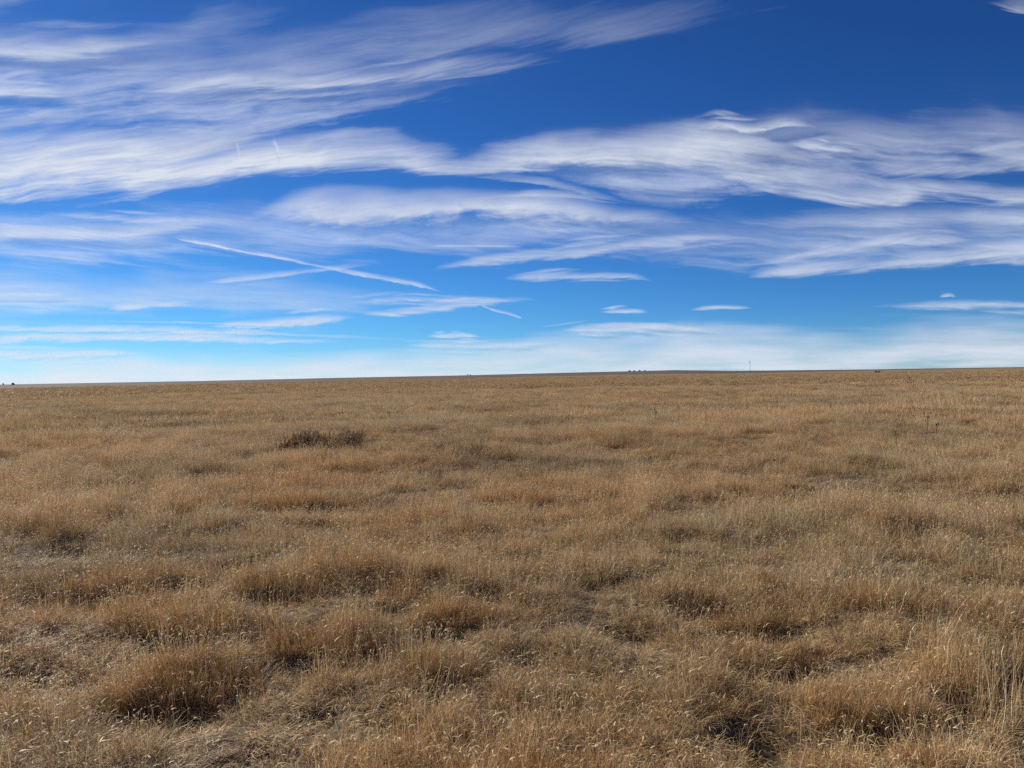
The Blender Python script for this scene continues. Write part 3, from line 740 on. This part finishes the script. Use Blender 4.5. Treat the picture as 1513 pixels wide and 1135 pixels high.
# ------------------------------------------------------------------ dead weeds
def weed_clump(px, py, wpx, hpx, depth, label, col, n):
    r_ = np.random.default_rng(int(px + py))
    x, y, z = hit(px, py); d = math.hypot(x, y); wdt = wpx / FPX * d; hgt = hpx / FPX * d
    ux = r_.normal(0, .36, n).clip(-1, 1); Y = r_.uniform(0, 1, n) * depth
    X = ux * wdt / 2
    P = np.stack([x + X, y + Y, ground_z(x + X, y + Y) - .01], -1)
    L = hgt * (1 - .5 * ux ** 2) * r_.uniform(.5, 1.15, n)
    C = np.array(col)[r_.integers(0, len(col), n)] * r_.uniform(.7, 1.3, (n, 1))
    a = Acc()
    V, F, Cc, tip, pe = blades(r_, P, L, r_.uniform(0, .35, n), r_.normal(.1, .25, n), r_.uniform(0, 6.28, n), .011 * np.ones(n), 4, C, taper=.6)
    a.add(V, F, Cc)
    for k in range(4):                                        # side twigs with dry leaf scraps
        f = r_.uniform(.35, .95, (n, 1)); Q = P * (1 - f) + tip * f
        a.add(*blades(r_, Q, hgt * r_.uniform(.12, .3, n), r_.uniform(.4, 1.1, n), r_.normal(0, .3, n), r_.uniform(0, 6.28, n), r_.uniform(.008, .022, n), 2, C * .9)[:3])
    o = new_obj("weed_clump", a.mesh("weed_clump", M_WEED))
    o.data.transform(Matrix.Translation((-x, -y, -z))); o.location = (x, y, z)
    tag(o, label, "weed clump", "dead weeds standing in the grass")
DK = [[.15, .078, .045], [.19, .10, .05], [.11, .06, .036], [.32, .20, .11]]
weed_clump(444, 670, 96, 28, 1.3, "dark brown clump of dead weeds left of the middle of the field", DK, 380)
weed_clump(508, 662, 62, 22, 1.2, "thinner brown weeds at the right end of the dark clump", [[.2, .13, .08], [.15, .09, .055], [.34, .24, .14]], 260)
weed_clump(418, 672, 28, 13, .7, "little reddish weed at the left end of the dark clump", [[.16, .07, .04], [.10, .05, .03]], 140)
weed_clump(690, 684, 130, 20, 1.8, "low brown weedy band between the dark clump and the middle", [[.2, .13, .075], [.3, .2, .11], [.19, .12, .07]], 230)

def wood(name, c, rough=.8):
    m, N, L = mat_new(name)
    g = N.new("ShaderNodeTexCoord")
    f = noise(N, L, g.outputs['Object'], 6, 4)
    p = N.new("ShaderNodeBsdfPrincipled"); p.inputs['Roughness'].default_value = rough
    L.new(mix_col(N, L, f, tuple(v * .7 for v in c), tuple(v * 1.3 for v in c)), p.inputs['Base Color'])
    o = N.new("ShaderNodeOutputMaterial"); L.new(p.outputs[0], o.inputs[0]); return m
M_STEM = wood("dead_stem", (.10, .07, .045)); M_HEAD = wood("seed_head", (.035, .026, .02)); M_STRAW = wood("pale_straw", (.68, .56, .37))
M_POLE = wood("weathered_wood", (.16, .14, .12)); M_BARK = wood("bark", (.08, .065, .05)); M_CROWN = wood("dark_leaves", (.10, .10, .08)); M_INS = wood("porcelain", (.4, .4, .42), .3)

def tube(path, rad, n=6):
    path = np.asarray(path, float); rad = np.broadcast_to(np.asarray(rad, float), (len(path),))
    T = np.gradient(path, axis=0); T /= np.linalg.norm(T, axis=1, keepdims=True) + 1e-9
    ref = np.where(np.abs(T[:, 2:3]) > .9, np.array([[1., 0, 0]]), np.array([[0, 0, 1.]]))
    A = np.cross(T, ref); A /= np.linalg.norm(A, axis=1, keepdims=True) + 1e-9; B = np.cross(T, A)
    t = np.linspace(0, 2 * np.pi, n, endpoint=False)
    V = path[:, None] + rad[:, None, None] * (A[:, None] * np.cos(t)[None, :, None] + B[:, None] * np.sin(t)[None, :, None])
    i, j = np.meshgrid(np.arange(len(path) - 1), np.arange(n), indexing='ij'); jn = (j + 1) % n
    F = np.stack([i * n + j, i * n + jn, (i + 1) * n + jn, (i + 1) * n + j], -1).reshape(-1, 4)
    return V.reshape(-1, 3), F
def ball(c, r, nu=8, nv=6, squash=1.0, rnd=None, amp=0.0):
    th = np.linspace(0, np.pi, nv + 1); ph = np.linspace(0, 2 * np.pi, nu, endpoint=False)
    T, Ph = np.meshgrid(th, ph, indexing='ij')
    rr = np.full(T.shape, r, float)
    if rnd is not None: rr *= 1 + rnd.normal(0, amp, T.shape)
    V = np.stack([rr * np.sin(T) * np.cos(Ph), rr * np.sin(T) * np.sin(Ph), rr * squash * np.cos(T)], -1).reshape(-1, 3) + np.asarray(c)
    i, j = np.meshgrid(np.arange(nv), np.arange(nu), indexing='ij'); jn = (j + 1) % nu
    return V, np.stack([i * nu + j, (i + 1) * nu + j, (i + 1) * nu + jn, i * nu + jn], -1).reshape(-1, 4)
def join(parts):
    V, F, k = [], [], 0
    for v, f in parts: V.append(v); F.append(f + k); k += len(v)
    return np.concatenate(V), np.concatenate(F)

def sunflower(px, py, hpx, heads, label, spread=.5):
    r_ = np.random.default_rng(int(px * 3 + py)); x, y, z = hit(px, py); d = math.hypot(x, y); h = hpx / FPX * d
    root = empty("dried_sunflower", (x, y, z)); tag(root, label, "dried sunflower", "dried sunflower stalks sticking out of the grass")
    k = r_.normal(0, .08, 2); s_ = np.linspace(0, 1, 6)
    main = np.stack([k[0] * s_ ** 2 * h, k[1] * s_ ** 2 * h, s_ * h], -1)
    pr = [tube(main, np.linspace(.007, .004, 6))]; tips = [main[-1]]
    for q in range(heads - 1):
        f = r_.uniform(.4, .85); b = main[0] * (1 - f) + main[-1] * f; a_ = r_.uniform(0, 6.28); l = h * r_.uniform(.2, .42)
        e = b + np.array([math.cos(a_) * l * spread, math.sin(a_) * l * spread, l * .85]); m_ = (b + e) / 2 + np.array([math.cos(a_), math.sin(a_), -.3]) * l * .12
        pr.append(tube([b, m_, e], [.004, .0035, .003], 5)); tips.append(e)
    new_obj("stem", mesh_np("stem", *join(pr), M_STEM), root)
    for t in tips:
        new_obj("seed_head", mesh_np("seed_head", *ball(t, r_.uniform(.014, .024) * max(1, d / 32), 7, 5, .7), M_HEAD), root)
for a_ in ((968, 628, 24, 6, "dried sunflower with a cluster of dark heads, right of the middle distance"),
           (1370, 640, 26, 6, "dried sunflower with scattered dark heads in the middle distance at the right"),
           (1384, 652, 22, 4, "shorter dried sunflower just right of the scattered dark heads"),
           (1345, 582, 20, 6, "far dark sunflower thicket below the horizon at the right"),
           (1352, 584, 14, 5, "smaller stalk in front of the far dark sunflower thicket"),
           (1275, 606, 20, 4, "thin leafless weed stalk between the far thicket and the middle"),
           (1228, 612, 16, 3, "dark headed stalk left of the thin leafless weed"),
           (575, 622, 12, 3, "lone dark headed stalk left of the middle, behind the weed clump"),
           (1165, 588, 10, 3, "tiny far stalk under the pole on the horizon"),
           (1325, 668, 26, 2, "bare upright weed stalk in front of the right sunflowers")): sunflower(*a_)

def grass_stalk(px, py, qx, qy, label, bend=.06):
    r_ = np.random.default_rng(int(px * 5 + py)); x, y, z = hit(px, py); d = math.sqrt(x * x + y * y + EYE ** 2)
    right = np.array([y, -x, 0]) / math.hypot(x, y)
    dx, dz = (qx - px) / FPX * d, (py - qy) / FPX * d
    s_ = np.linspace(0, 1, 9)[:, None]
    tip = right * dx + np.array([0, 0, dz])
    path = tip * s_ + right * (bend * dz * np.sin(np.pi * s_ * .9)) + np.array([[0, .05, 0]]) * s_
    root = empty("grass_stalk", (x, y, z)); tag(root, label, "grass stalk", "long pale grass stalks in the foreground")
    new_obj("stem", mesh_np("stem", *tube(path, np.linspace(.0022, .0011, 9), 5), M_STRAW), root)
    e = path[-1]; dr = path[-1] - path[-2]; dr /= np.linalg.norm(dr)
    t = np.linspace(0, 1, 6)[:, None]
    spike = e + dr * t * .06 + right * (.02 * t ** 2) * (1 if bend > 0 else -1)
    new_obj("seed_spike", mesh_np("seed_spike", *tube(spike, [.0012, .0032, .0036, .003, .002, .0006], 5), M_STRAW), root)
for a_ in ((931, 905, 926, 838, "tall straight pale stalk rising in the middle of the foreground"),
           (318, 1090, 323, 1030, "pale stalk right of the orange tussock in the lower left"),
           (97, 1012, 94, 972, "short pale stalk with a drooping tip near the left edge"),
           (520, 1132, 548, 1072, "pale stalk leaning right at the bottom edge, left of the middle"),
           (1310, 940, 1334, 892, "thin stalk leaning right on the right side, upper one of two"),
           (1318, 1000, 1344, 946, "thin stalk leaning right on the right side, lower one of two"),
           (1462, 1085, 1458, 985, "tall upright stalk close to the right edge"),
           (1478, 1095, 1486, 1000, "second tall stalk, nearest the right edge of all"),
           (1420, 1090, 1400, 1048, "stalk leaning left behind the black hollow at the bottom right"),
           (1380, 1130, 1330, 1085, "stalk lying low across the black hollow at the bottom right"),
           (864, 948, 848, 930, "short bent stalk left of the middle stalk"),
           (600, 965, 560, 990, "fallen pale stalk on the bare thatch patch") ): grass_stalk(*a_)

# ------------------------------------------------------------------ far things
def at_r(px, r):
    d = ray(px, 550.0); k = r / math.hypot(d[0], d[1]); return d[0] * k, d[1] * k
def far_pole():
    r = 975.0; x, y = at_r(1108.5, r); z = float(ground_z(x, y)) - .3
    h = 18.0 / FPX * r
    root = empty("utility_pole", (x, y, z)); tag(root, "lone slender pole with a short crossarm on the horizon right of the middle", "utility pole")
    root.rotation_euler = (0, R(-1.2), 0)
    new_obj("pole", mesh_np("pole", *tube([(0, 0, 0), (0, 0, h * .5), (0, 0, h)], [.20, .17, .12], 10), M_POLE), root)
    arm = new_obj("crossarm", mesh_np("crossarm", *tube([(-1.1, -.25, h - .8), (1.1, -.25, h - .8)], .12, 6), M_POLE), root)
    for q in (-.95, 0, .95): new_obj("insulator", mesh_np("insulator", *ball((q, -.25, h - .55), .16, 8, 5), M_INS), arm)
    new_obj("transformer", mesh_np("transformer", *tube([(-.55, 0, h - 3.0), (-.55, 0, h - 1.9)], .32, 10), M_INS), root)
far_pole()
def far_tree(px, r, h, wd, label, seed, lift=0):
    r_ = np.random.default_rng(seed); x, y = at_r(px, r); z = float(ground_z(x, y)) - .4
    root = empty("tree", (x, y, z)); tag(root, label, "tree", "far trees on the horizon")
    new_obj("trunk", mesh_np("trunk", *tube([(0, 0, 0), (.1, 0, h * .25), (0, .1, h * .6)], [wd * .06, wd * .045, wd * .03], 7), M_BARK), root)
    pr = []
    for k in range(16):
        a_, f = r_.uniform(0, 6.28), r_.uniform(0, 1); rr = wd * .5 * (1 - .5 * f) * math.sqrt(r_.uniform(0, 1))
        pr.append(ball((rr * math.cos(a_), rr * math.sin(a_), h * (.3 + .58 * f)), wd * r_.uniform(.14, .24), 8, 6, .85, r_, .16))
    new_obj("crown", mesh_np("crown", *join(pr), M_CROWN, smooth=False), root)
for a_ in ((4.5, 4800, 9, 9, "small round tree on the horizon at the very left edge", 1), (18.5, 4800, 8, 17, "wider low tree on the horizon right of the left edge tree", 2),
           (691, 4850, 9, 8, "left one of a pair of tiny trees on the horizon left of the middle", 3), (695, 4850, 8, 7, "right one of a pair of tiny trees on the horizon left of the middle", 4),
           (930, 4900, 5, 16, "leftmost low tree of the farm row on the horizon", 5), (937, 4900, 5.5, 12, "second tree of the farm row on the horizon", 6),
           (945, 4900, 5, 15, "third tree of the farm row on the horizon", 7), (953, 4900, 5.5, 11, "rightmost tree of the farm row on the horizon", 8)): far_tree(*a_)
def shrub(px, py, wpx, hpx, label, col, seed):
    r_ = np.random.default_rng(seed); x, y, z = hit(px, py, 1500); d = math.hypot(x, y); w_, h = wpx / FPX * d, hpx / FPX * d
    root = empty("shrub", (x, y, z)); tag(root, label, "shrub", "low far shrubs in the grass")
    m = wood("shrub_twigs", col); pr, st = [], []
    for k in range(9):
        c = (r_.uniform(-.5, .5) * w_, r_.uniform(-.3, .3) * w_, h * r_.uniform(.4, .75))
        pr.append(ball(c, h * r_.uniform(.25, .42), 8, 6, .8, r_, .2)); st.append(tube([(0, 0, -.1), (c[0] * .6, c[1] * .6, c[2] * .6), c], h * .03, 5))
    new_obj("stems", mesh_np("stems", *join(st), M_BARK), root); new_obj("crown", mesh_np("crown", *join(pr), m, smooth=False), root)
shrub(1297, 551.5, 7, 3.0, "rust brown shrub just below the horizon on the right", (.13, .06, .035), 11)
shrub(684, 571.5, 6, 1.8, "left of two small dark shrubs in the far grass left of the middle", (.06, .05, .035), 12)
shrub(698, 571.5, 5, 1.8, "right of two small dark shrubs in the far grass left of the middle", (.06, .05, .035), 13)
shrub(1323, 561, 6, 2.2, "small reddish shrub in the far grass below the rust brown one", (.17, .08, .05), 14)
shrub(118, 571.5, 5, 1.6, "small dark shrub in the far grass on the left", (.07, .06, .045), 15)
